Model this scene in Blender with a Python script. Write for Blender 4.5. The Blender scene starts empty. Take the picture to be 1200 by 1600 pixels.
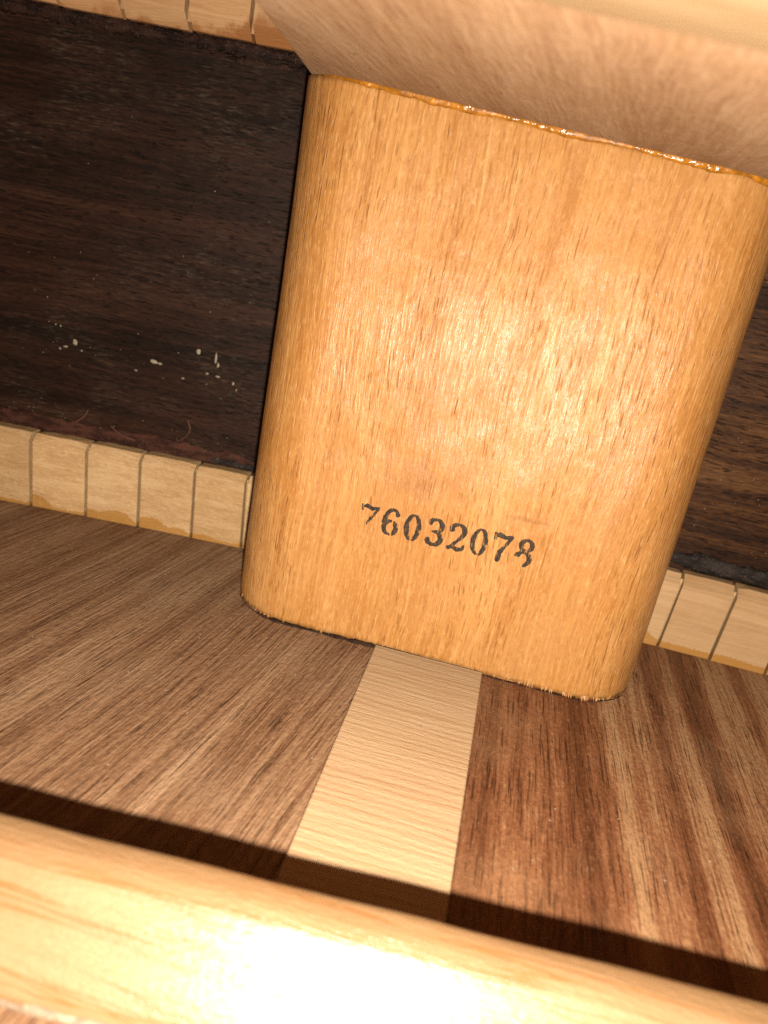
import bpy, bmesh, math, random
from mathutils import Vector, Matrix, noise
random.seed(7)
S = bpy.context.scene
COL = S.collection
MM = 0.001

# ------------------------------------------------------------------ camera
cam_d = bpy.data.cameras.new('camera')
cam = bpy.data.objects.new('camera', cam_d); COL.objects.link(cam)
right = Vector((0.96556675, 0.18691795, 0.180949)); down = Vector((0.23219574, -0.30550147, -0.9234468)); fwd = Vector((-0.1173286, 0.93366511, -0.33838361))
CAM = Vector((0.00413801, -0.12611575, 0.07125279))
cam.matrix_world = Matrix(((right.x, -down.x, -fwd.x, CAM.x), (right.y, -down.y, -fwd.y, CAM.y), (right.z, -down.z, -fwd.z, CAM.z), (0, 0, 0, 1)))
cam_d.sensor_fit = 'VERTICAL'; cam_d.sensor_height = 36.0; cam_d.lens = 1246.17 / 1600 * 36.0
cam_d.clip_start = 0.002; cam_d.clip_end = 10
cam_d.dof.use_dof = True; cam_d.dof.focus_distance = 0.132; cam_d.dof.aperture_fstop = 26.0
S.camera = cam

# ------------------------------------------------------------------ light: the phone's flash just below the lens, warm world fill added in place of bounced light
wd = bpy.data.worlds.new('World'); S.world = wd; wd.use_nodes = True
bg = wd.node_tree.nodes['Background']; bg.inputs[0].default_value = (1.0, 0.42, 0.17, 1); bg.inputs[1].default_value = 0.17
ld = bpy.data.lights.new('flash', 'AREA'); ld.shape = 'DISK'; ld.size = 0.0034; ld.energy = 0.33; ld.color = (1.0, 0.90, 0.77)
lamp = bpy.data.objects.new('flash', ld); COL.objects.link(lamp)
LPOS = CAM + down * 0.0198 + right * 0.001
lamp.location = LPOS
lamp.rotation_euler = (Vector((-0.006, 0.0, 0.030)) - LPOS).to_track_quat('-Z', 'Y').to_euler()
S.view_settings.view_transform = 'Standard'; S.view_settings.look = 'None'
S.view_settings.exposure = 0.0; S.view_settings.gamma = 1.0
S.view_settings.use_curve_mapping = False
S.cycles.max_bounces = 6; S.cycles.diffuse_bounces = 0
S.cycles.use_denoising = False

# ------------------------------------------------------------------ node helpers
class NT:
    def __init__(self, name):
        self.m = bpy.data.materials.new(name); self.m.use_nodes = True
        self.t = self.m.node_tree; self.t.nodes.clear()
        self.out = self.t.nodes.new('ShaderNodeOutputMaterial')
        self.co = self.t.nodes.new('ShaderNodeTexCoord').outputs['Object']
    def n(self, kind, **kw):
        nd = self.t.nodes.new(kind)
        for k, v in kw.items(): setattr(nd, k, v)
        return nd
    def put(self, sock, v):
        if isinstance(v, bpy.types.NodeSocket): self.t.links.new(v, sock)
        else:
            if sock.type == 'RGBA' and len(v) == 3: v = (*v, 1)
            sock.default_value = v
    def math(self, op, a, b=None, c=None, clamp=False):
        nd = self.n('ShaderNodeMath', operation=op, use_clamp=clamp)
        for i, v in enumerate((a, b, c)):
            if v is not None: self.put(nd.inputs[i], v)
        return nd.outputs[0]
    def vmap(self, vec, scale, rot=(0, 0, 0), loc=(0, 0, 0)):
        nd = self.n('ShaderNodeMapping'); self.put(nd.inputs[0], vec)
        nd.inputs['Location'].default_value = loc; nd.inputs['Rotation'].default_value = rot; nd.inputs['Scale'].default_value = scale
        return nd.outputs[0]
    def noise(self, vec, scale=1.0, detail=2.0, rough=0.5, dist=0.0):
        nd = self.n('ShaderNodeTexNoise'); self.put(nd.inputs['Vector'], vec)
        nd.inputs['Scale'].default_value = scale; nd.inputs['Detail'].default_value = detail
        nd.inputs['Roughness'].default_value = rough; nd.inputs['Distortion'].default_value = dist
        return nd.outputs['Fac']
    def rng(self, v, a, b, c=0.0, d=1.0):
        nd = self.n('ShaderNodeMapRange'); nd.clamp = True; nd.interpolation_type = 'SMOOTHSTEP'
        self.put(nd.inputs['Value'], v)
        for k, x in zip(('From Min', 'From Max', 'To Min', 'To Max'), (a, b, c, d)): nd.inputs[k].default_value = x
        return nd.outputs[0]
    def ramp(self, v, stops, interp='LINEAR'):
        nd = self.n('ShaderNodeValToRGB'); self.put(nd.inputs[0], v); cr = nd.color_ramp; cr.interpolation = interp
        while len(cr.elements) < len(stops): cr.elements.new(0.5)
        for e, (p, c) in zip(cr.elements, stops): e.position = p; e.color = (*c, 1)
        return nd.outputs[0]
    def mix(self, f, a, b, mode='MIX'):
        nd = self.n('ShaderNodeMix', data_type='RGBA', blend_type=mode); nd.clamp_factor = True
        self.put(nd.inputs[0], f); self.put(nd.inputs[6], a); self.put(nd.inputs[7], b)
        return nd.outputs[2]
    def addv(self, a, b):
        nd = self.n('ShaderNodeVectorMath', operation='ADD'); self.put(nd.inputs[0], a); self.put(nd.inputs[1], b); return nd.outputs[0]
    def sep(self, v):
        nd = self.n('ShaderNodeSeparateXYZ'); self.put(nd.inputs[0], v); return nd.outputs
    def comb(self, x, y, z):
        nd = self.n('ShaderNodeCombineXYZ')
        for i, v in enumerate((x, y, z)): self.put(nd.inputs[i], v)
        return nd.outputs[0]
    def bump(self, h, dist, strength=1.0, normal=None):
        nd = self.n('ShaderNodeBump'); self.put(nd.inputs['Height'], h); nd.inputs['Distance'].default_value = dist; nd.inputs['Strength'].default_value = strength
        if normal is not None: self.put(nd.inputs['Normal'], normal)
        return nd.outputs[0]
    def finish(self, col, rough, nor=None, spec=0.5, **kw):
        b = self.n('ShaderNodeBsdfPrincipled'); self.put(b.inputs['Base Color'], col); self.put(b.inputs['Roughness'], rough)
        self.put(b.inputs['Specular IOR Level'], spec)
        if nor is not None: self.put(b.inputs['Normal'], nor)
        for k, v in kw.items(): self.put(b.inputs[k], v)
        self.t.links.new(b.outputs[0], self.out.inputs[0]); self.bsdf = b
        return self.m

def mm_coord(N, rand=0.0):
    """object coordinates in millimetres, shifted by a random amount for each piece"""
    v = N.vmap(N.co, (1000, 1000, 1000))
    if rand:
        oi = N.n('ShaderNodeObjectInfo').outputs['Random']
        v = N.addv(v, N.comb(N.math('MULTIPLY', oi, rand), N.math('MULTIPLY', oi, rand * 1.7), N.math('MULTIPLY', oi, rand * 0.6)))
    return v

# ------------------------------------------------------------------ materials
def mat_block():
    N = NT('honey mahogany'); v = mm_coord(N)
    # gentle waviness of the fibres
    w = N.noise(N.vmap(v, (0.05, 0.05, 0.018)), 1, 2); w2 = N.noise(N.vmap(v, (0.30, 0.30, 0.12)), 1, 2)
    s = N.sep(v)
    px = N.math('ADD', s[0], N.math('ADD', N.math('MULTIPLY', w, 5.0), N.math('MULTIPLY', w2, 0.6)))
    u = N.comb(px, s[1], s[2])
    broad = N.noise(N.vmap(u, (0.16, 0.16, 0.010)), 1, 2, 0.55)
    mott = N.noise(N.vmap(u, (0.085, 0.085, 0.060)), 1, 3, 0.55)
    mid = N.noise(N.vmap(u, (1.1, 1.1, 0.045)), 1, 3, 0.62)
    fib = N.noise(N.vmap(u, (2.3, 2.3, 0.13)), 1, 2, 0.62)
    fleck = N.noise(N.vmap(u, (2.5, 2.5, 0.62)), 1, 3, 0.65)
    curl = N.noise(N.vmap(u, (0.9, 0.9, 0.75), loc=(3, 8, 1)), 1, 2, 0.6)
    pore = N.noise(N.vmap(u, (3.0, 3.0, 0.24), loc=(31, 7, 3)), 1, 1, 0.5)
    pmask = N.noise(N.vmap(u, (0.10, 0.10, 0.030), loc=(3, 1, 9)), 1, 2)
    f = N.math('ADD', N.math('MULTIPLY', broad, 0.30), N.math('MULTIPLY', mid, 0.36))
    f = N.math('ADD', f, N.math('MULTIPLY', fib, 0.34))
    col = N.ramp(f, [(0.33, (0.38, 0.155, 0.040)), (0.44, (0.53, 0.245, 0.074)), (0.53, (0.62, 0.310, 0.104)), (0.64, (0.74, 0.415, 0.165))])
    col = N.mix(N.rng(mott, 0.44, 0.66, 0, 0.55), col, (0.61, 0.315, 0.125))
    col = N.mix(N.rng(mott, 0.47, 0.28, 0, 0.50), col, (0.53, 0.225, 0.055))
    col = N.mix(N.rng(fleck, 0.55, 0.70, 0, 0.52), col, (0.84, 0.53, 0.24))
    hair = N.noise(N.vmap(u, (2.8, 2.8, 0.06), loc=(17, 4, 2)), 1, 1, 0.5)
    col = N.mix(N.rng(hair, 0.62, 0.76, 0, 0.40), col, (0.84, 0.56, 0.27))
    col = N.mix(N.rng(fleck, 0.45, 0.30, 0, 0.55), col, (0.40, 0.155, 0.040))
    col = N.mix(N.rng(curl, 0.55, 0.72, 0, 0.22), col, (0.78, 0.47, 0.20))
    col = N.mix(N.rng(curl, 0.43, 0.30, 0, 0.22), col, (0.44, 0.185, 0.05))
    pm = N.math('MULTIPLY', N.rng(pore, 0.60, 0.74), N.rng(pmask, 0.42, 0.62, 0.30, 1.0))
    col = N.mix(N.math('MULTIPLY', pm, 0.42), col, (0.26, 0.085, 0.022))
    # a few long dark pores
    big = N.noise(N.vmap(u, (1.9, 1.9, 0.10), loc=(13, 2, 47)), 1, 1, 0.5)
    bm_ = N.rng(big, 0.785, 0.825)
    col = N.mix(N.math('MULTIPLY', bm_, 0.8), col, (0.11, 0.038, 0.012))
    # a browned thumb-sized stain just above the number, a scuff low on the right
    def spot(cx, cz, rx, rz, e=0.5):
        nz = N.noise(N.vmap(v, (0.35, 0.35, 0.35), loc=(cx, 0, cz)), 1, 3)
        d = N.math('SQRT', N.math('ADD', N.math('POWER', N.math('ABSOLUTE', N.math('DIVIDE', N.math('SUBTRACT', s[0], cx), rx)), 2.0), N.math('POWER', N.math('ABSOLUTE', N.math('DIVIDE', N.math('SUBTRACT', s[2], cz), rz)), 2.0)))
        return N.rng(N.math('ADD', d, N.math('MULTIPLY', N.math('SUBTRACT', nz, 0.5), 1.3)), 1.1, 0.3)
    col = N.mix(N.math('MULTIPLY', spot(-7.5, 32.0, 5.0, 3.6), 0.30), col, (0.36, 0.145, 0.05))
    col = N.mix(N.math('MULTIPLY', spot(12.0, 30.0, 4.5, 0.5), 0.40), col, (0.34, 0.135, 0.045))
    h = N.math('ADD', N.math('MULTIPLY', fib, 1.0), N.math('MULTIPLY', fleck, 0.8))
    h = N.math('SUBTRACT', h, N.math('MULTIPLY', pm, 0.9)); h = N.math('SUBTRACT', h, N.math('MULTIPLY', bm_, 1.2))
    wav = N.noise(N.vmap(u, (0.10, 0.10, 0.075), loc=(5, 5, 5)), 1, 2)
    nor = N.bump(wav, 0.0011, 0.7)
    nor = N.bump(h, 0.00015, 0.85, nor)
    # the fibres run out of the surface at a shallow angle, which throws the sheen downwards
    nv = N.n('ShaderNodeVectorMath', operation='NORMALIZE'); N.put(nv.inputs[0], N.addv(nor, (0.0, 0.0, 0.068))); nor = nv.outputs[0]
    col = N.mix(1.0, col, (0.935, 0.865, 0.735), 'MULTIPLY')
    rough = N.math('ADD', N.rng(fib, 0.35, 0.66, 0.42, 0.28), N.rng(mott, 0.40, 0.62, 0.06, 0.0))
    return N.finish(col, rough, nor, 0.34)

def mat_plate():
    N = NT('pale dry mahogany'); v = mm_coord(N)
    s = N.sep(v); w = N.noise(N.vmap(v, (0.05, 0.03, 0.05)), 1, 2)
    u = N.comb(N.math('ADD', N.math('ADD', s[0], N.math('MULTIPLY', w, 4.0)), N.math('MULTIPLY', s[1], -0.07)), s[1], s[2])
    broad = N.noise(N.vmap(u, (0.14, 0.02, 0.14)), 1, 3)
    fib = N.noise(N.vmap(u, (1.9, 0.10, 3.0)), 1, 3, 0.65)
    fleck = N.noise(N.vmap(u, (1.7, 0.36, 2.2)), 1, 3, 0.65)
    mott = N.noise(N.vmap(u, (0.16, 0.12, 0.16), loc=(4, 4, 4)), 1, 3)
    f = N.math('ADD', N.math('MULTIPLY', broad, 0.4), N.math('MULTIPLY', fib, 0.6))
    col = N.ramp(f, [(0.35, (0.44, 0.230, 0.115)), (0.50, (0.60, 0.340, 0.182)), (0.65, (0.74, 0.450, 0.258))])
    col = N.mix(N.rng(mott, 0.5, 0.72, 0, 0.35), col, (0.62, 0.34, 0.15))
    col = N.mix(N.rng(fleck, 0.60, 0.74, 0, 0.55), col, (0.78, 0.53, 0.31))
    pore = N.noise(N.vmap(u, (2.4, 0.42, 2.4), loc=(9, 2, 1)), 1, 1)
    col = N.mix(N.rng(pore, 0.70, 0.77, 0, 0.7), col, (0.20, 0.10, 0.05))
    nor = N.bump(N.math('ADD', fib, fleck), 0.00022, 0.9)
    return N.finish(col, 0.62, nor, 0.25)

def mat_rosewood_side(name, cols, dusty):
    """dark rosewood, grain along the rib (x)"""
    N = NT(name); v = mm_coord(N); s = N.sep(v)
    w = N.noise(N.vmap(v, (0.02, 0.02, 0.10)), 1, 2)
    u = N.comb(s[0], s[1], N.math('ADD', s[2], N.math('MULTIPLY', w, 4.0)))
    band = N.noise(N.vmap(u, (0.010, 0.010, 0.22)), 1, 3, 0.55)
    streak = N.noise(N.vmap(u, (0.05, 0.05, 1.5)), 1, 3, 0.65)
    fib = N.noise(N.vmap(u, (0.55, 0.55, 3.2)), 1, 3, 0.7)
    pore = N.noise(N.vmap(u, (0.30, 0.30, 2.6), loc=(11, 3, 8)), 1, 2, 0.55)
    mott = N.noise(N.vmap(u, (0.06, 0.06, 0.10), loc=(2, 9, 4)), 1, 3)
    f = N.math('ADD', N.math('MULTIPLY', band, 0.40), N.math('ADD', N.math('MULTIPLY', streak, 0.30), N.math('MULTIPLY', fib, 0.30)))
    col = N.ramp(f, [(0.36, cols[0]), (0.46, cols[1]), (0.54, cols[2]), (0.64, cols[3])])
    col = N.mix(N.rng(pore, 0.60, 0.68, 0, 0.85), col, (0.006, 0.004, 0.003))
    # grey dust lying in the grain
    dn = N.noise(N.vmap(v, (0.45, 0.45, 2.6), loc=(7, 7, 7)), 1, 4, 0.7)
    dm = N.math('MULTIPLY', N.rng(dn, 0.48, 0.74), N.rng(mott, 0.42, 0.62, 0.10, 1.0))
    col = N.mix(N.math('MULTIPLY', dm, dusty), col, (0.17, 0.125, 0.080))
    # reddened sanding line low on the rib and dull edge under the lining
    h = N.math('SUBTRACT', N.math('MULTIPLY', fib, 0.7), N.rng(pore, 0.60, 0.68))
    nor = N.bump(h, 0.00012, 0.7)
    rough = N.rng(mott, 0.3, 0.7, 0.48, 0.64)
    return N.finish(col, rough, nor, 0.16)

def mat_floor(name, slant, stops, seed, tan, f1, f2, wob, wb):
    """back plates: rosewood, grain running away from the viewer (y)"""
    N = NT(name); v = mm_coord(N); s = N.sep(v)
    w = N.noise(N.vmap(v, (0.03, 0.011, 0.05), loc=(seed, seed, 0)), 1, 1); w2 = N.noise(N.vmap(v, (0.3, 0.05, 0.3)), 1, 2)
    px = N.math('ADD', s[0], N.math('MULTIPLY', s[1], slant))
    px = N.math('ADD', px, N.math('ADD', N.math('MULTIPLY', w, wob), N.math('MULTIPLY', w2, 0.5)))
    u = N.comb(px, s[1], seed * 1.0)
    band = N.noise(N.vmap(u, (f1, 0.003, 0.2), loc=(seed, 0, 0)), 1, 2, 0.5)
    band2 = N.noise(N.vmap(u, (f2, 0.010, 0.5), loc=(seed * 3, 0, 0)), 1, 3, 0.65)
    fib = N.noise(N.vmap(u, (2.4, 0.10, 3.0)), 1, 2, 0.62)
    fleck = N.noise(N.vmap(u, (2.2, 0.80, 3.0), loc=(5, 1, 3)), 1, 2, 0.6)
    speck = N.noise(N.vmap(u, (2.0, 1.0, 2.0), loc=(2, 4, 9)), 1, 3, 0.7)
    pore = N.noise(N.vmap(u, (2.6, 0.09, 2.0), loc=(1, 8, 3)), 1, 2, 0.55)
    f = N.math('ADD', N.math('MULTIPLY', band, wb), N.math('ADD', N.math('MULTIPLY', band2, 0.78 - wb), N.math('MULTIPLY', fib, 0.22)))
    f = N.math('ADD', f, N.math('MULTIPLY', N.math('SUBTRACT', speck, 0.5), 0.15))
    col = N.ramp(f, stops)
    col = N.mix(N.rng(fleck, 0.56, 0.76, 0, 0.40), col, tan)
    col = N.mix(N.rng(fleck, 0.46, 0.28, 0, 0.38), col, (0.075, 0.026, 0.012))
    col = N.mix(N.rng(pore, 0.59, 0.74, 0, 0.42), col, (0.06, 0.022, 0.010))
    dull = N.noise(N.vmap(v, (0.05, 0.05, 0.05), loc=(seed, 3, 3)), 1, 3)
    col = N.mix(N.rng(dull, 0.46, 0.68, 0, 0.20), col, tan)
    h = N.math('SUBTRACT', N.math('ADD', fib, N.math('MULTIPLY', fleck, 0.8)), N.rng(pore, 0.58, 0.70))
    nor = N.bump(h, 0.00026, 0.9)
    return N.finish(col, N.rng(dull, 0.3, 0.7, 0.46, 0.58), nor, 0.28)

def mat_spruce(name, axis, cols, ring=0.75, rand=0.0, rl=0.36, fuzz=0.5, rough=0.55, spec=0.4, glue=None, bumpd=0.0001, ring_mm=0.0, gcol=(0.50, 0.225, 0.035)):
    """pale spruce; axis = direction the fibres run in"""
    N = NT(name); v = mm_coord(N, rand)
    long_, lat = 0.012, 1.0
    sc = {'x': (long_, lat, lat), 'y': (lat, long_, lat), 'z': (lat, lat, long_)}[axis]
    w = N.noise(N.vmap(v, tuple(0.09 if q == lat else 0.03 for q in sc)), 1, 2)
    wv = N.comb(N.math('MULTIPLY', w, 1.8), N.math('MULTIPLY', w, 1.8), N.math('MULTIPLY', w, 1.8)) if False else N.comb(*[N.math('MULTIPLY', w, 0.0 if q == long_ else 2.4) for q in sc])
    u = N.addv(v, wv)
    rings = N.noise(N.vmap(u, tuple(q * ring if q == lat else q for q in sc)), 1, 2, 0.55)
    fine = N.noise(N.vmap(u, tuple(2.6 if q == lat else 0.10 for q in sc), loc=(3, 1, 4)), 1, 2, 0.6)
    fleck = N.noise(N.vmap(u, tuple(3.0 if q == lat else 0.9 for q in sc), loc=(8, 2, 6)), 1, 3, 0.65)
    mott = N.noise(N.vmap(v, (0.10, 0.10, 0.10), loc=(1, 2, 3)), 1, 3)
    if ring_mm:
        us = N.sep(u); q = N.math('ADD', us[{'x': 1, 'y': 0, 'z': 0}[axis]], N.math('MULTIPLY', rings, 1.7))
        line = N.rng(N.math('FRACT', N.math('DIVIDE', q, ring_mm)), 0.30, 1.0)
        line = N.math('MULTIPLY', line, N.rng(N.noise(N.vmap(u, (0.05, 0.5, 0.5), loc=(6, 6, 6)), 1, 2), 0.30, 0.62, 0.25, 1.0))
    else: line = N.rng(N.math('ABSOLUTE', N.math('SUBTRACT', rings, 0.5)), 0.0, 0.055, 1.0, 0.0)
    f = N.math('ADD', N.math('MULTIPLY', rings, 0.45), N.math('ADD', N.math('MULTIPLY', fine, 0.30), N.math('MULTIPLY', mott, 0.25)))
    col = N.ramp(f, [(0.30, cols[0]), (0.50, cols[1]), (0.70, cols[2])])
    col = N.mix(N.math('MULTIPLY', line, rl), col, cols[3])
    col = N.mix(N.rng(fleck, 0.54, 0.72, 0, fuzz), col, cols[2])
    col = N.mix(N.rng(fleck, 0.44, 0.28, 0, fuzz * 0.7), col, cols[0])
    if rand:
        rv = N.n('ShaderNodeObjectInfo').outputs['Random']
        col = N.mix(1.0, col, N.ramp(rv, [(0.0, (0.84, 0.80, 0.74)), (0.5, (0.98, 0.98, 0.98)), (1.0, (1.06, 1.0, 0.90))]), 'MULTIPLY')
    if glue:
        g = glue(N, v)
        col = N.mix(g, col, gcol)
        rough = N.math('SUBTRACT', rough, N.math('MULTIPLY', g, 0.25))
    nor = N.bump(N.math('ADD', fine, N.math('MULTIPLY', fleck, 1.2)), bumpd, 0.8)
    return N.finish(col, rough, nor, spec)

def glue_low(N, v, base=0.35, big=2.6):
    """amber glue line wicked up the foot of each lining block (object z = 0 at the foot)"""
    s = N.sep(N.vmap(N.co, (1000, 1000, 1000)))
    e = N.noise(N.vmap(v, (0.09, 0.09, 0.02)), 1, 1); e2 = N.noise(N.vmap(v, (2.6, 2.6, 0.6)), 1, 2)
    top = N.math('ADD', N.math('ADD', N.math('MULTIPLY', N.rng(e, 0.40, 0.75), big), base), N.math('MULTIPLY', e2, 1.1))
    return N.math('MULTIPLY', N.rng(N.math('SUBTRACT', top, s[2]), 0.0, 0.35), 0.80)

def glue_high(N, v):
    """patches of amber stain low on the upper lining blocks (object z = 0 at the lower edge)"""
    s = N.sep(N.vmap(N.co, (1000, 1000, 1000)))
    e = N.noise(N.vmap(v, (0.16, 0.16, 0.05)), 1, 4, 0.65)
    ge = N.sep(N.n('ShaderNodeNewGeometry').outputs['Position'])[0]
    top = N.math('ADD', N.math('MULTIPLY', N.rng(e, 0.46, 0.64), 1.6), N.math('MULTIPLY', N.math('MULTIPLY', N.rng(ge, -0.066, -0.05), N.rng(e, 0.3, 0.55, 0.5, 1.0)), 3.6))
    return N.math('MULTIPLY', N.rng(N.math('SUBTRACT', top, s[2]), -0.6, 1.8), 0.75)

def mat_glue(name, col, rough, trans):
    N = NT(name); v = mm_coord(N)
    n1 = N.noise(N.vmap(v, (0.7, 0.7, 0.7)), 1, 3); n2 = N.noise(N.vmap(v, (1.5, 1.5, 1.5)), 1, 2, 0.5)
    c = N.mix(N.rng(n1, 0.35, 0.7), tuple(x * 0.55 for x in col), col)
    c = N.mix(N.rng(n2, 0.60, 0.76, 0, 0.5), c, tuple(min(1, x * 1.9) for x in col))
    nor = N.bump(n2, 0.00020, 0.8)
    rough = N.rng(N.noise(N.vmap(v, (0.12, 0.12, 0.12), loc=(3, 3, 3)), 1, 2), 0.40, 0.58, rough, rough + 0.35)
    return N.finish(c, rough, nor, 0.45, **{'Subsurface Weight': trans, 'Subsurface Radius': (0.002, 0.0008, 0.0003), 'Subsurface Scale': 0.6})

def mat_residue(name, a, b, dust):
    N = NT(name); v = mm_coord(N)
    n1 = N.noise(N.vmap(v, (0.25, 0.25, 0.8)), 1, 3, 0.6); n2 = N.noise(N.vmap(v, (2.4, 2.4, 3.4)), 1, 3, 0.65); n3 = N.noise(N.vmap(v, (0.9, 0.9, 1.6), loc=(4, 4, 4)), 1, 3, 0.65)
    c = N.mix(N.rng(n1, 0.38, 0.64), a, b)
    c = N.mix(N.math('MULTIPLY', N.rng(n2, 0.48, 0.74), N.rng(n3, 0.42, 0.62)), c, dust)
    nor = N.bump(n2, 0.00025, 0.8)
    return N.finish(c, 0.6, nor, 0.14)

def mat_ink():
    N = NT('black stamp ink'); v = mm_coord(N)
    a = N.noise(N.vmap(v, (4.2, 4.2, 0.9)), 1, 3, 0.65); b = N.noise(N.vmap(v, (0.8, 0.8, 0.8), loc=(5, 5, 5)), 1, 2)
    c = N.mix(N.rng(a, 0.40, 0.72), (0.020, 0.016, 0.012), (0.095, 0.062, 0.036))
    N.finish(c, 0.55, None, 0.3)
    t = N.n('ShaderNodeBsdfTransparent'); mx = N.n('ShaderNodeMixShader')
    hole = N.rng(N.math('ADD', a, N.math('MULTIPLY', N.math('SUBTRACT', b, 0.5), 0.55)), 0.50, 0.72, 0.12, 0.88)
    N.put(mx.inputs[0], hole); N.t.links.new(N.bsdf.outputs[0], mx.inputs[1]); N.t.links.new(t.outputs[0], mx.inputs[2]); N.t.links.new(mx.outputs[0], N.out.inputs[0])
    return N.m

def mat_plain(name, col, rough=0.6):
    N = NT(name); v = mm_coord(N); n1 = N.noise(N.vmap(v, (2, 2, 2)), 1, 3)
    return N.finish(N.mix(n1, tuple(x * 0.7 for x in col), col), rough, N.bump(n1, 0.0001, 0.6), 0.4)

M = dict(
    block=mat_block(), plate=mat_plate(),
    side_l=mat_rosewood_side('near-black rosewood', [(0.007, 0.0034, 0.0020), (0.016, 0.0072, 0.0042), (0.034, 0.0135, 0.0078), (0.062, 0.027, 0.015)], 0.34),
    side_r=mat_rosewood_side('brown rosewood', [(0.012, 0.005, 0.003), (0.040, 0.015, 0.006), (0.090, 0.036, 0.012), (0.17, 0.076, 0.026)], 0.14),
    floor_l=mat_floor('grey-brown rosewood', -0.16, [(0.31, (0.125, 0.054, 0.027)), (0.43, (0.275, 0.135, 0.068)), (0.53, (0.44, 0.240, 0.128)), (0.66, (0.62, 0.385, 0.220))], 2.0, (0.62, 0.40, 0.235), 0.26, 1.35, 4.0, 0.34),
    floor_r=mat_floor('striped rosewood', 0.0, [(0.34, (0.095, 0.030, 0.012)), (0.44, (0.26, 0.096, 0.040)), (0.515, (0.42, 0.175, 0.078)), (0.555, (0.58, 0.305, 0.145)), (0.66, (0.72, 0.42, 0.21))], 3.0, (0.62, 0.35, 0.17), 0.15, 0.42, 3.0, 0.50),
    strip=mat_spruce('spruce, cross grain', 'x', [(0.78, 0.49, 0.265), (0.84, 0.55, 0.310), (0.89, 0.61, 0.355), (0.56, 0.285, 0.120)], 0.55, 0, 0.62, 0.20, ring_mm=1.4),
    lining=mat_spruce('rough sawn lining wood', 'x', [(0.54, 0.315, 0.140), (0.76, 0.480, 0.235), (0.90, 0.64, 0.36), (0.48, 0.27, 0.12)], 0.5, 37.0, 0.2, 0.95, 0.65, 0.3, glue_low, 0.0002),
    lining_r=mat_spruce('planed lining wood', 'x', [(0.62, 0.365, 0.175), (0.73, 0.465, 0.24), (0.82, 0.55, 0.31), (0.50, 0.275, 0.125)], 0.22, 53.0, 0.36, 0.30, 0.55, 0.4, lambda N, v: glue_low(N, v, 1.1, 2.4)),
    lining_u=mat_spruce('stained lining wood', 'x', [(0.54, 0.28, 0.125), (0.66, 0.37, 0.175), (0.74, 0.45, 0.23), (0.45, 0.22, 0.09)], 0.3, 29.0, 0.36, 0.30, 0.6, 0.35, glue_high, gcol=(0.34, 0.115, 0.028)),
    brace=mat_spruce('varnished spruce', 'x', [(0.31, 0.165, 0.068), (0.39, 0.222, 0.102), (0.45, 0.275, 0.138), (0.34, 0.135, 0.036)], 0.6, 0, 0.75, 0.5, 0.38, 1.0),
    tbrace=mat_spruce('pale spruce', 'x', [(0.34, 0.215, 0.108), (0.41, 0.268, 0.142), (0.46, 0.315, 0.175), (0.31, 0.18, 0.08)], 0.35, 0, 0.36, 0.35, 0.5, 0.4),
    top=mat_spruce('soundboard spruce', 'y', [(0.58, 0.37, 0.18), (0.68, 0.46, 0.24), (0.74, 0.53, 0.30), (0.46, 0.27, 0.12)], 0.7, 0, 0.36, 0.3),
    glue=mat_glue('amber hide glue', (0.56, 0.205, 0.016), 0.14, 0.0),
    glue_pale=mat_glue('dried pale glue', (0.50, 0.36, 0.24), 0.4, 0.1),
    res_red=mat_residue('reddish residue', (0.034, 0.013, 0.009), (0.095, 0.035, 0.022), (0.13, 0.060, 0.038)),
    res_grey=mat_residue('grey dusty residue', (0.016, 0.012, 0.010), (0.045, 0.034, 0.029), (0.13, 0.105, 0.09)),
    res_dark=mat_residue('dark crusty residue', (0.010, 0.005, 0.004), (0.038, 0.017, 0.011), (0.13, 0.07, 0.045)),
    foot_shade=mat_residue('dark gap shade at the block foot', (0.016, 0.008, 0.005), (0.050, 0.024, 0.013), (0.10, 0.055, 0.030)),  # dark colours stand for the shade in the gap under the block
    ink=mat_ink(), fleck=mat_plain('pale wood dust', (0.46, 0.38, 0.26)), fibre=mat_plain('wood fibre', (0.20, 0.085, 0.045)),
)

# ------------------------------------------------------------------ mesh helpers (coordinates in mm)
def link(name, verts, faces, mat, parent=None, loc=(0, 0, 0), smooth=False, label=None):
    me = bpy.data.meshes.new(name)
    me.from_pydata([Vector(v) * MM for v in verts], [], faces); me.update()
    bm = bmesh.new(); bm.from_mesh(me); bmesh.ops.recalc_face_normals(bm, faces=bm.faces); bm.to_mesh(me); bm.free()
    if smooth: me.polygons.foreach_set('use_smooth', [True] * len(me.polygons))
    me.materials.append(mat)
    o = bpy.data.objects.new(name, me); COL.objects.link(o)
    o.location = Vector(loc) * MM
    if parent is not None: o.parent = parent
    if label: o['label'] = label
    return o

def grid_faces(nu, nv, close_u=False):
    f = []
    for i in range(nu if close_u else nu - 1):
        for j in range(nv - 1):
            a = i * nv + j; b = ((i + 1) % nu) * nv + j
            f.append((a, b, b + 1, a + 1))
    return f

def extrude(sections, cap=True):
    """list of equal-length closed rings -> verts, faces"""
    n = len(sections[0]); V = [p for s in sections for p in s]; F = []
    for k in range(len(sections) - 1):
        for i in range(n):
            j = (i + 1) % n
            F.append((k * n + i, k * n + j, (k + 1) * n + j, (k + 1) * n + i))
    if cap:
        F.append(tuple(range(n))); F.append(tuple((len(sections) - 1) * n + i for i in range(n)))
    return V, F

def fn(x, y, z, s): return noise.noise(Vector((x * s, y * s, z * s)))

def bevel_edges(o, w, seg=2):
    md = o.modifiers.new('bevel', 'BEVEL'); md.width = w * MM; md.segments = seg; md.limit_method = 'ANGLE'; md.angle_limit = math.radians(35)

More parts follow.
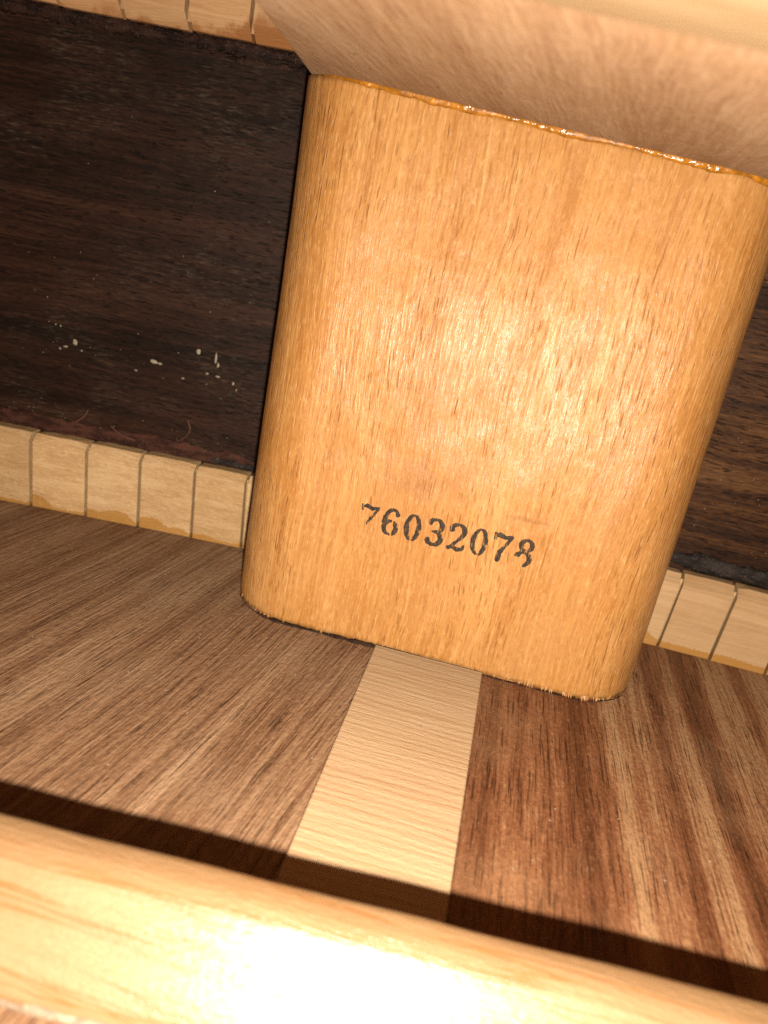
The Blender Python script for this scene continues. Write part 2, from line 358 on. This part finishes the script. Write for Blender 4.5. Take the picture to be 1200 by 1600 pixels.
def wall_y(x): return 33.8 + 0.035 * x - 0.00055 * x * x      # inner face of the ribs
def ceil_z(x): return 87.76 - 0.0537 * x                        # underside of the extension plate
Z_TOP = 112.0
X0, X1 = -140.0, 120.0

# ------------------------------------------------------------------ the guitar
guitar = bpy.data.objects.new('acoustic_guitar', None); COL.objects.link(guitar); guitar.empty_display_size = 0.05
guitar['label'] = 'inside of an acoustic guitar body around its stamped wooden neck block'
guitar['category'] = 'guitar'

SX0, SX1 = -8.61, 10.98
def slab(name, x0, x1, y0, y1, z0, z1, mat, label=None, bev=0.0):
    V = [(x0, y0, z0), (x1, y0, z0), (x1, y1, z0), (x0, y1, z0), (x0, y0, z1), (x1, y0, z1), (x1, y1, z1), (x0, y1, z1)]
    F = [(0, 1, 2, 3), (4, 5, 6, 7), (0, 1, 5, 4), (1, 2, 6, 5), (2, 3, 7, 6), (3, 0, 4, 7)]
    o = link(name, V, F, mat, guitar, label=label)
    if bev: bevel_edges(o, bev)
    return o
slab('back_plate', X0, 1.1, -220, 44, -3, 0.0, M['floor_l'], 'grey-brown rosewood back plate left of the pale strip, grain running diagonally')
slab('back_plate', 1.13, X1, -220, 44, -3, 0.0, M['floor_r'], 'striped red-brown and tan rosewood back plate right of the pale strip')
slab('centre_strip', SX0, SX1, -219, 3, 0.004, 0.55, M['strip'], 'pale spruce reinforcing strip with grain running across it', 0.25)
slab('soundboard', X0, X1, -62, 44, Z_TOP, Z_TOP + 3, M['top'])

# ribs
def rib(xa, xb, mat, label):
    n = 40; R = []
    for i in range(n + 1):
        x = xa + (xb - xa) * i / n; y = wall_y(x)
        R.append([(x, y, 0), (x, y, Z_TOP), (x, y + 2.2, Z_TOP), (x, y + 2.2, 0)])
    V, F = extrude(R); o = link('side', V, F, mat, guitar, label=label, smooth=False); return o
side_l = rib(X0, -0.02, M['side_l'], 'almost black rosewood side left of the neck block')
side_r = rib(0.02, X1, M['side_r'], 'brown rosewood side with black pores right of the neck block')

# neck block
def make_block():
    R = 12.0; Wb = 38.0; plan = []
    bx = Wb
    for x in (Wb,): plan.append((x, wall_y(x) - 0.1))
    for k in range(1, 10): plan.append((Wb, wall_y(Wb) - 0.1 - k * (wall_y(Wb) - 0.1 - R) / 10))
    for k in range(25):
        a = math.radians(90 * k / 24); plan.append((Wb - R + R * math.cos(a), R - R * math.sin(a)))
    nfront = 70
    for k in range(1, nfront): plan.append((Wb - R - (2 * (Wb - R)) * k / nfront, 0))
    for k in range(25):
        a = math.radians(90 * k / 24); plan.append((-(Wb - R) - R * math.sin(a), R - R * math.cos(a)))
    yl = wall_y(-Wb) - 0.1
    for k in range(1, 11): plan.append((-Wb, R + k * (yl - R) / 10))
    for k in range(1, 12):
        x = -Wb + 2 * Wb * k / 12; plan.append((x, wall_y(x) - 0.1))
    rows = 90; secs = []
    for j in range(rows + 1):
        t = j / rows; sec = []
        for (x, y) in plan:
            zt = ceil_z(x) - 0.02
            zb = 0.28
            z = zb + (zt - zb) * t
            dx = dy = 0.0
            if y < 30:
                d = 0.16 * fn(x, y, z * 0.25, 0.12) + 0.05 * fn(x * 3, y * 3, z * 0.4, 0.3)
                dy = d
                if y > 1: dx = d * (1 if x < 0 else -1)
                if j <= 1:
                    rag = abs(fn(x, y, 4.0, 1.4)); dy += (0.35 - 0.2 * j) * (0.4 + rag)
                    z += 0.22 * fn(x, y, 9.0, 0.9) if j == 0 else 0
                    if y > 1: dx += 0.3 * (1 if x < 0 else -1) * rag
            sec.append((x + dx, y + dy, z))
        secs.append(sec)
    V, F = extrude(secs)
    o = link('neck_block', V, F, M['block'], guitar, smooth=True, label='honey-coloured neck block with rounded edges, stamped with a number')
    for p in o.data.polygons:
        if len(p.vertices) > 4: p.use_smooth = False
    return o
block = make_block()

# extension plate above the block
def make_plate():
    out = []
    pts = [(-37.4, 30.0), (-36.6, 6.0), (-32.6, -20.0), (-26.5, -66.0), (37.0, -66.0), (37.6, 30.0)]
    V = [(x, y, ceil_z(x)) for x, y in pts] + [(x, y, Z_TOP - 0.05) for x, y in pts]
    n = len(pts); F = [tuple(range(n)), tuple(range(n, 2 * n))] + [(i, (i + 1) % n, n + (i + 1) % n, n + i) for i in range(n)]
    o = link('extension_plate', V, F, M['plate'], guitar, label='dull tan plate under the top, meeting the neck block at a glue line'); bevel_edges(o, 0.5, 3); return o
plate = make_plate()

# lumpy bead running along a path of (point, normal-out vector a, vector b, radius a, radius b)
def bead(name, path, mat, parent, label=None, lump=0.35, freq=0.5, seg=9, closed_half=False):
    secs = []
    for (p, a, b, ra, rb) in path:
        p = Vector(p); a = Vector(a); b = Vector(b); s = []
        for k in range(seg):
            th = 2 * math.pi * k / seg; q = p + a * ra * math.cos(th) + b * rb * math.sin(th)
            d = 1 + lump * (fn(q.x, q.y, q.z, freq) + 0.6 * fn(q.x, q.y, q.z, freq * 3.1))
            s.append(tuple(p + (q - p) * d))
        secs.append(s)
    V, F = extrude(secs); return link(name, V, F, mat, parent, smooth=True, label=label)

# amber squeeze-out between block and plate
path = []
for i in range(261):
    x = -33.5 + 71.0 * i / 260
    R = 12.0
    y = 0.0
    if x < -26: y = R - math.sqrt(max(0, R * R - (x + 26) ** 2))
    if x > 26: y = R - math.sqrt(max(0, R * R - (x - 26) ** 2))
    t = i / 260; amp = min(1, max(0.15, (x + 34) / 8))
    size = (0.78 + 0.60 * fn(x, 3, 1, 0.10) + 0.35 * fn(x, 8, 1, 0.31) + 0.12 * fn(x, 5, 1, 1.1)) * amp
    size = max(0.22, size) * (1.0 if x < 10 else 1.15)
    path.append(((x, y - 0.02, ceil_z(x) - 0.10), (0, -1, 0), (0, 0, 1), 0.28 * size + 0.08, 0.72 * size))
glue = bead('glue_bead', path, M['glue'], block, 'glossy amber glue squeezed out along the top edge', 0.30, 0.45, 12)
# crumbs of hard glue that catch the flash
# dark bead standing in for the shaded gap at the foot of the block
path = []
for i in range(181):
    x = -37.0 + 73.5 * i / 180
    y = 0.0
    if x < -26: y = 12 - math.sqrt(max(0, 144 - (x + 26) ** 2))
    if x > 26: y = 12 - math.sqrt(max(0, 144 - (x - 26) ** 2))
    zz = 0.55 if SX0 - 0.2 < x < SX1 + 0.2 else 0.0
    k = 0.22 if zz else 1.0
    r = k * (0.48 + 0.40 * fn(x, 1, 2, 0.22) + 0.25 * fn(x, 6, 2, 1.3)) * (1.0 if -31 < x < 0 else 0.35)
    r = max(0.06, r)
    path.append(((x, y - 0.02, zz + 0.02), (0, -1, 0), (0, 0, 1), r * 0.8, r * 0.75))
bead('foot_gap_shade', path, M['foot_shade'], block, 'dark crusty line standing for the shaded gap where the block meets the back', 0.5, 0.9, 8)

# torn fibres along the sawn lower edge of the block
V, F = [], []
for k in range(64):
    x = random.choice((random.uniform(-36, 36), random.gauss(17, 4), random.gauss(29, 2.5))); y = 0.0
    if x < -26: y = 12 - math.sqrt(max(0, 144 - (x + 26) ** 2))
    if x > 26: y = 12 - math.sqrt(max(0, 144 - (x - 26) ** 2))
    zz = 0.6 if SX0 - .3 < x < SX1 + .3 else 0.05
    h0 = random.uniform(.4, 1.0); wd_ = random.uniform(.06, .22); out = random.uniform(.10, .40) * random.choice((.6, 1, 1.3)); lean = random.uniform(-.25, .25); b = len(V)
    V += [(x - wd_, y + .05, zz + h0), (x + wd_, y + .05, zz + h0), (x + lean + wd_ * .4, y - out, zz + random.uniform(.0, .25)), (x + lean, y - out + .1, zz)]
    F += [(b, b + 1, b + 2), (b, b + 2, b + 3), (b, b + 3, b + 1), (b + 1, b + 3, b + 2)]
fray = link('frayed_fibres', V, F, M['block'], block); fray['kind'] = 'stuff'

# ------------------------------------------------------------------ stamped number
DW, DH = 3.15, 5.05
def seg_d(px, py, ax, ay, bx, by, ra, rb):
    vx, vy = bx - ax, by - ay; t = max(0, min(1, ((px - ax) * vx + (py - ay) * vy) / (vx * vx + vy * vy + 1e-9)))
    return math.hypot(px - ax - vx * t, py - ay - vy * t) - (ra + (rb - ra) * t)
def ell(px, py, cx, cy, rx, ry, p=2.3):
    return ((abs(px - cx) / rx) ** p + (abs(py - cy) / ry) ** p) ** (1 / p) - 1
def strokes(px, py, L):
    return min(seg_d(px, py, *s) for s in L)
def poly(pts):
    return [(a[0] * DW, a[1] * DH, b[0] * DW, b[1] * DH, a[2], b[2]) for a, b in zip(pts, pts[1:])]
def arc(cx, cy, rx, ry, a0, a1, w, n=14):
    P = []
    for k in range(n + 1):
        a = math.radians(a0 + (a1 - a0) * k / n)
        ww = w(a) if callable(w) else w
        P.append((cx + rx * math.cos(a), cy + ry * math.sin(a), ww))
    return poly(P)
thick = lambda hi, lo: (lambda a: lo + (hi - lo) * abs(math.cos(a)) ** 1.5)
GL = {
    '0': arc(.5, .5, .33, .44, 0, 360, thick(.33, .13), 40),
    '6': arc(.5, .29, .33, .24, 0, 360, thick(.33, .13), 30) + arc(.56, .5, .40, .44, 60, 190, thick(.34, .14), 20) + poly([(.80, .80, .27), (.80, .78, .27)]),
    '3': arc(.45, .74, .33, .21, -85, 150, thick(.33, .15), 22) + arc(.45, .28, .37, .23, -150, 88, thick(.37, .16), 24) + poly([(.34, .52, .12), (.56, .52, .15)]) + poly([(.17, .82, .27), (.17, .80, .27)]) + poly([(.14, .20, .30), (.14, .19, .30)]),
    '2': arc(.48, .72, .36, .23, -40, 160, thick(.34, .15), 22) + poly([(.76, .57, .28), (.46, .32, .16), (.12, .06, .14)]) + poly([(.17, .74, .29), (.17, .73, .29)]) + poly([(.10, .10, .14), (.32, .15, .22), (.60, .07, .27), (.86, .12, .20), (.92, .24, .12)]),
    '7': poly([(.06, .93, .14), (.08, .76, .14)]) + poly([(.08, .86, .20), (.30, .91, .30), (.60, .84, .27), (.94, .90, .16)]) + poly([(.92, .86, .14), (.62, .52, .18), (.42, .28, .30), (.38, .06, .36)]),
    '8': arc(.5, .75, .29, .19, 0, 360, thick(.30, .18), 30) + arc(.5, .28, .35, .23, 0, 360, thick(.34, .16), 30),
}
def digit(ch, cx, cz, wear, seed, tilt):
    st = 0.055; nx = int((DW + 1.0) / st); nz = int((DH + 1.0) / st); vid = {}; V = []; F = []
    def vert(i, j):
        if (i, j) not in vid:
            x = -0.5 + i * st - DW / 2; z = -0.5 + j * st - DH / 2
            X = x * math.cos(tilt) - z * math.sin(tilt); Z = x * math.sin(tilt) + z * math.cos(tilt)
            vid[(i, j)] = len(V)
            wx, wz = cx + X, cz + Z
            d = 0.16 * fn(wx, 0, wz * 0.25, 0.12) + 0.05 * fn(wx * 3, 0, wz * 0.4, 0.3)   # follow the block's own surface
            V.append((X, d - 0.035, Z))
        return vid[(i, j)]
    for i in range(nx):
        for j in range(nz):
            px = -0.5 + (i + .5) * st; pz = -0.5 + (j + .5) * st
            d = strokes(px, pz, GL[ch])
            d += 0.09 * noise.noise(Vector((px * 2.2 + seed * 9, pz * 1.2, seed))) + 0.06 * noise.noise(Vector((px * 5 + seed * 5, pz * 2.0, seed + 3)))
            d += wear(px / DW, pz / DH, px, pz, seed)
            if d < 0.13: F.append((vert(i, j), vert(i + 1, j), vert(i + 1, j + 1), vert(i, j + 1)))
    o = link('stamped_digit', V, F, M['ink'], block, (cx, 0, cz))
    return o
def w_none(x, y, px, pz, s):
    return 0.10 * max(0, noise.noise(Vector((px * 0.9 + s * 3, pz * 0.4, s + 7))))
def w_7a(x, y, px, pz, s):   # first seven: its foot never printed
    return w_none(x, y, px, pz, s) + (1.25 * max(0, .50 - y) + 0.03)
def w_8(x, y, px, pz, s):    # last eight: lower left missing
    g = 0.5 if (y < .30 and x < .42) else 0.0
    g += 0.25 if (y < .12 and x < .6) else 0
    return g + 0.10 * abs(noise.noise(Vector((px * 2, pz * 2, s))))
def w_0(x, y, px, pz, s):    # faint gaps at foot and head
    g = 0.22 if abs(x - .5 - 0.06 * math.sin(s)) < .07 and y < .2 else 0
    return w_none(x, y, px, pz, s) + g
def w_6(x, y, px, pz, s):
    return w_none(x, y, px, pz, s) + (0.3 if abs(x - .60) < .045 and y < .62 and y > .02 else 0)
spec = [('7', -14.05, 23.90, w_7a, .01), ('6', -10.25, 24.10, w_6, .0), ('0', -6.42, 24.0, w_0, .0), ('3', -2.44, 24.15, w_none, .0),
        ('2', 1.28, 24.2, w_none, .02), ('0', 5.02, 24.33, w_0, .0), ('7', 8.85, 24.42, w_none, .03), ('8', 12.70, 24.35, w_8, -.06)]
for k, (c, x, z, w, tl) in enumerate(spec): digit(c, x, z, w, 1.7 + k * 2.3, tl)

# ------------------------------------------------------------------ kerfed linings
def lining(label, kerfs, upper, mat, th=4.5, height=16.2, chamf=(1.3, 1.6)):
    root = bpy.data.objects.new('kerfed_lining', None); COL.objects.link(root); root.parent = guitar; root['label'] = label; root.empty_display_size = 0.01
    xm = 0.5 * (kerfs[0] + kerfs[-1]); zb = Z_TOP if upper else 0.0
    # thin uncut web left behind the saw kerfs
    n = 16; R = []
    for i in range(n + 1):
        x = kerfs[0] + (kerfs[-1] - kerfs[0]) * i / n; y = wall_y(x) - 0.04
        z0, z1 = (zb - height + 1.2, zb - 0.05) if upper else (0.02, height - 1.2)
        R.append([(x, y, z0), (x, y, z1), (x, y - 2.5, z1), (x, y - 2.5, z0)])
    V, F = extrude(R); w = link('lining_web', V, F, mat, root)
    for a, b in zip(kerfs, kerfs[1:]):
        g = 0.30 + random.uniform(-.06, .08); xa, xb = a + g, b - g
        cx = 0.5 * (xa + xb); ys = wall_y(cx); slope = (wall_y(xb) - wall_y(xa)) / (xb - xa)
        hh = height + random.uniform(-.12, .12); ff = th + random.uniform(-.10, .10)
        prof = [(-0.06, 0.0), (-ff, 0.0), (-ff + 0.12, hh * 0.33), (-ff + 0.22, hh * 0.66), (-ff + 0.3, hh - chamf[1]), (-ff + 0.3 + chamf[0], hh), (-0.06, hh)]
        if upper: prof = [(-0.06, 0.0), (-ff + 0.3 + chamf[0], 0.0), (-ff + 0.3, chamf[1]), (-ff + .2, hh * .5), (-ff, hh - .02), (-0.06, hh - .02)]
        secs = []
        m = 5
        for k in range(m + 1):
            x = xa + (xb - xa) * k / m; s = []
            for (py, pz) in prof:
                jx = 0.07 * fn(cx + py, pz, k, 0.9); jy = 0.10 * fn(x, pz, py, 0.45); jz = 0.10 * fn(x, cx, pz, 0.7) if pz > 1 else 0
                if not upper and pz > hh - 0.5 and k in (0, m): jz -= abs(random.gauss(0, 0.16)); jy += random.uniform(0, .15)
                s.append((x - cx + jx + (0 if upper else math.copysign(0.05, cx) * pz), py + slope * (x - cx) + jy * (1 if py < -0.5 else 0), pz + jz))
            secs.append(s)
        V, F = extrude(secs)
        o = link('lining_block', V, F, mat, root, (cx, ys, (zb - hh) if upper else 0.004))
        bevel_edges(o, 0.13, 2)
    return root
low_l = lining('lower kerfed lining of rough sawn blocks left of the neck block', [-138.6, -126.6, -114.6, -102.6, -90.6, -78.6, -67.1, -55.4, -44.2, -38.05], False, M['lining'])
low_r = lining('lower kerfed lining of smooth blocks with amber glue right of the neck block', [38.05, 45.8, 56.3, 67.3, 78.3, 89.5, 100.5, 112], False, M['lining_r'], chamf=(1.9, 2.0))
up_l = lining('upper kerfed lining with stained blocks left of the neck block', [-126.2, -114.2, -102.2, -90.2, -78.3, -66.2, -54.6, -38.05], True, M['lining_u'], height=15.7, chamf=(2.6, 2.6))

# beads of residue along the ribs
def rib_bead(xa, xb, z, ra, rb, mat, parent, label, n=150, wob=0.5, lump=0.6, freq=0.5):
    path = []
    for i in range(n + 1):
        x = xa + (xb - xa) * i / n; e = min(1, 6 * i / n + .2, 6 * (n - i) / n + .2)
        k = (1 + wob * fn(x, z, 2, 0.16) + 0.5 * wob * fn(x, z, 5, 0.6)) * e
        zz = z(x) if callable(z) else z
        path.append(((x, wall_y(x) + 0.05, zz + 0.5 * wob * fn(x, 2, zz, 0.12)), (0, -1, 0), (0, 0, 1), ra * k, rb * k))
    return bead('residue_line', path, mat, parent, label, lump, freq, 9)
rib_bead(-135, -39, 17.6, 0.16, 2.0, M['res_red'], side_l, 'reddish residue smeared above the lower lining', wob=0.35, lump=0.3)
rib_bead(-56, -38.3, 17.0, 0.35, 0.7, M['res_grey'], side_l, 'grey dusty residue next to the neck block', wob=0.6)
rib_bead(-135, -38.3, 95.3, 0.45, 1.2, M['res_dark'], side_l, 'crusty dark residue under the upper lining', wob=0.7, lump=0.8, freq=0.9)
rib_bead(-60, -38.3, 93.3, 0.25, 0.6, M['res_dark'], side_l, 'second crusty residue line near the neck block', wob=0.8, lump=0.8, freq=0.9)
rib_bead(38.3, 115, 18.3, 0.7, 2.0, M['res_grey'], side_r, 'thick grey dusty residue above the lower lining', wob=0.25, lump=0.35)

# ------------------------------------------------------------------ braces
def brace(name, prof, cx, cy, ang, xa, xb, mat, label, z0=0.0, zslope=0.0, wav=0.12):
    secs = []; n = 80; ca, sa = math.cos(ang), math.sin(ang)
    for i in range(n + 1):
        t = xa + (xb - xa) * i / n; s = []
        for (u, z) in prof:
            d = wav * fn(t * 0.4, u * 1.3, z * 1.3, 0.25)
            s.append((cx + t * ca - (u + d) * sa, cy + t * sa + (u + d) * ca, z0 + z + zslope * (t * ca + cx) + (d if z > 1 else 0)))
        secs.append(s)
    V, F = extrude(secs); o = link(name, V, F, mat, guitar, smooth=True, label=label); return o
def smooth_profile(ctrl, n=6):
    out = []
    for i in range(len(ctrl) - 1):
        p0 = ctrl[max(0, i - 1)]; p1 = ctrl[i]; p2 = ctrl[i + 1]; p3 = ctrl[min(len(ctrl) - 1, i + 2)]
        for k in range(n):
            t = k / n; out.append(tuple(0.5 * (2 * b + (c - a) * t + (2 * a - 5 * b + 4 * c - d) * t * t + (3 * b - a - 3 * c + d) * t ** 3) for a, b, c, d in zip(p0, p1, p2, p3)))
    out.append(ctrl[-1]); return out
prof = smooth_profile([(-7.1, 0.004), (-6.6, 1.7), (-5.0, 3.5), (-2.6, 5.9), (-0.4, 8.0), (0.6, 8.75), (2.2, 9.3), (4.3, 9.35), (5.25, 8.5), (5.6, 6.8), (5.9, 3.5), (6.1, 0.004)])
bb = brace('back_brace', prof, 4.0, -70.0, math.radians(3.7), -140, 112, M['brace'], 'honey spruce cross brace glued to the back, glaring in the flash')
path = []
for i in range(161):
    t = -130 + 235 * i / 160; ca, sa = math.cos(math.radians(3.7)), math.sin(math.radians(3.7)); u = -6.9
    r = 0.55 + 0.25 * fn(t, 2, 2, 0.3)
    path.append(((4 + t * ca - u * sa, -70 + t * sa + u * ca, 0.02), (0, -1, 0), (0, 0, 1), r, r))
bead('glue_bead', path, M['glue_pale'], bb, 'pale dried glue along the near foot of the brace', 0.4, 0.5, 8)
tprof = smooth_profile([(-8, 24), (-8, 6), (-7.6, 1.6), (-6.4, 0.3), (-4, 0.0), (3.8, 0.0), (5.3, 0.35), (6.0, 1.4), (6.1, 3), (6.1, 24)])
brace('top_brace', tprof, 0.0, -69.0, 0.0, -60, 80, M['tbrace'], 'pale out-of-focus cross brace under the top at the near end of the plate', 87.76 - 1.3, -0.0537)

# ------------------------------------------------------------------ dust and fibres on the dark rib
def blob(V, F, x, z, rx, rz, ry):
    b = len(V); n = 8; y = wall_y(x)
    V.append((x, y - ry, z))
    for k in range(n):
        a = 2 * math.pi * k / n; q = random.uniform(.7, 1.2); V.append((x + rx * q * math.cos(a), y - 0.02, z + rz * q * math.sin(a)))
    for k in range(n): F.append((b, b + 1 + k, b + 1 + (k + 1) % n))
V, F = [], []
for x, z, rx, rz in [(-85.2, 36.2, .55, .62), (-59.5, 39.4, .5, .62), (-89.3, 39.2, .22, .22), (-88.3, 39.1, .22, .22), (-68.6, 35.5, 1.1, .42), (-67.3, 35.3, .6, .3), (-55.8, 38.6, .32, 1.2),
                     (-55.2, 37.4, .3, .6), (-87.1, 35.0, .6, .28), (-88.2, 34.4, .3, .22), (-83.7, 34.8, .28, .22), (-72.2, 32.9, .35, .2), (-62.2, 33.2, .45, .18), (-57.3, 35.2, .42, .2), (-55.0, 35.0, .6, .2), (-51.6, 34.2, .3, .45), (-50.8, 33.0, .2, .25)]:
    blob(V, F, x, z, rx, rz, 0.22)
for k in range(46):
    x = random.choice((random.gauss(-84, 6), random.gauss(-57, 6), random.uniform(-100, -40))); z = random.choice((random.gauss(36, 3), random.gauss(50, 4), random.uniform(20, 88)))
    if x > -39.5 or z < 20 or z > 90: continue
    blob(V, F, x, z, random.uniform(.05, .17), random.uniform(.04, .10), 0.08)
for k in range(70):   # faint specks gathered above the lining
    x = random.uniform(-100, -40); z = 17 + abs(random.gauss(0, 3)); blob(V, F, x, z, random.uniform(.05, .13), random.uniform(.04, .10), 0.07)
for k in range(70):
    x = random.uniform(42, 75); z = random.uniform(18, 75); blob(V, F, x, z, random.uniform(.05, .13), random.uniform(.04, .10), 0.07)
for k in range(150):  # crumbs on the back
    x = random.uniform(-95, 75); y = random.uniform(-55, 24)
    if -40 < x < 40 and y > -1.5: continue
    b = len(V); n = 6; z0 = 0.55 if SX0 < x < SX1 else 0.0; q = random.uniform(.05, .16); st = random.uniform(1, 2.4); an = random.uniform(0, 3.14)
    V.append((x, y, z0 + q * 0.9))
    for j in range(n):
        a = 2 * math.pi * j / n; ex, ey = q * st * math.cos(a), q * math.sin(a); V.append((x + ex * math.cos(an) - ey * math.sin(an), y + ex * math.sin(an) + ey * math.cos(an), z0 + 0.01))
    for j in range(n): F.append((b, b + 1 + j, b + 1 + (j + 1) % n))
dust = link('dust', V, F, M['fleck'], None); dust['kind'] = 'stuff'; dust['label'] = 'pale specks of wood dust scattered on the dark side and the back'; dust['category'] = 'dust'

def fibre(pts, r, label):
    secs = []
    P = []
    for i in range(len(pts) - 1):
        p0 = pts[max(0, i - 1)]; p1 = pts[i]; p2 = pts[i + 1]; p3 = pts[min(len(pts) - 1, i + 2)]
        for k in range(8):
            t = k / 8; P.append([0.5 * (2 * b + (c - a) * t + (2 * a - 5 * b + 4 * c - d) * t * t + (3 * b - a - 3 * c + d) * t ** 3) for a, b, c, d in zip(p0, p1, p2, p3)])
    P.append(pts[-1])
    for (x, off, z) in P:
        y = wall_y(x) - off
        secs.append([(x + r * math.cos(a), y + r * math.sin(a) * .5, z + r * math.sin(a)) for a in [k * math.pi / 3 for k in range(6)]])
    V, F = extrude(secs); o = link('wood_fibre', V, F, M['fibre'], None, smooth=True); o['label'] = label; o['category'] = 'fibre'; o['group'] = 'stray fibres on the dark side'
fibre([(-60.2, .3, 24.6), (-59.4, .6, 23.0), (-59.9, .6, 21.4), (-61.4, .3, 19.9)], 0.10, 'curved hair-thin fibre on the dark side nearest the neck block')
fibre([(-81.5, .3, 22.6), (-82.0, .7, 21.2), (-83.4, .8, 19.9), (-84.6, .3, 19.3)], 0.14, 'thicker bent fibre on the dark side above the lower lining')
fibre([(-76.5, .3, 20.0), (-74.5, .6, 18.9), (-73.0, .5, 18.3), (-71.0, .2, 17.9)], 0.09, 'short straight fibre lying in the reddish residue')
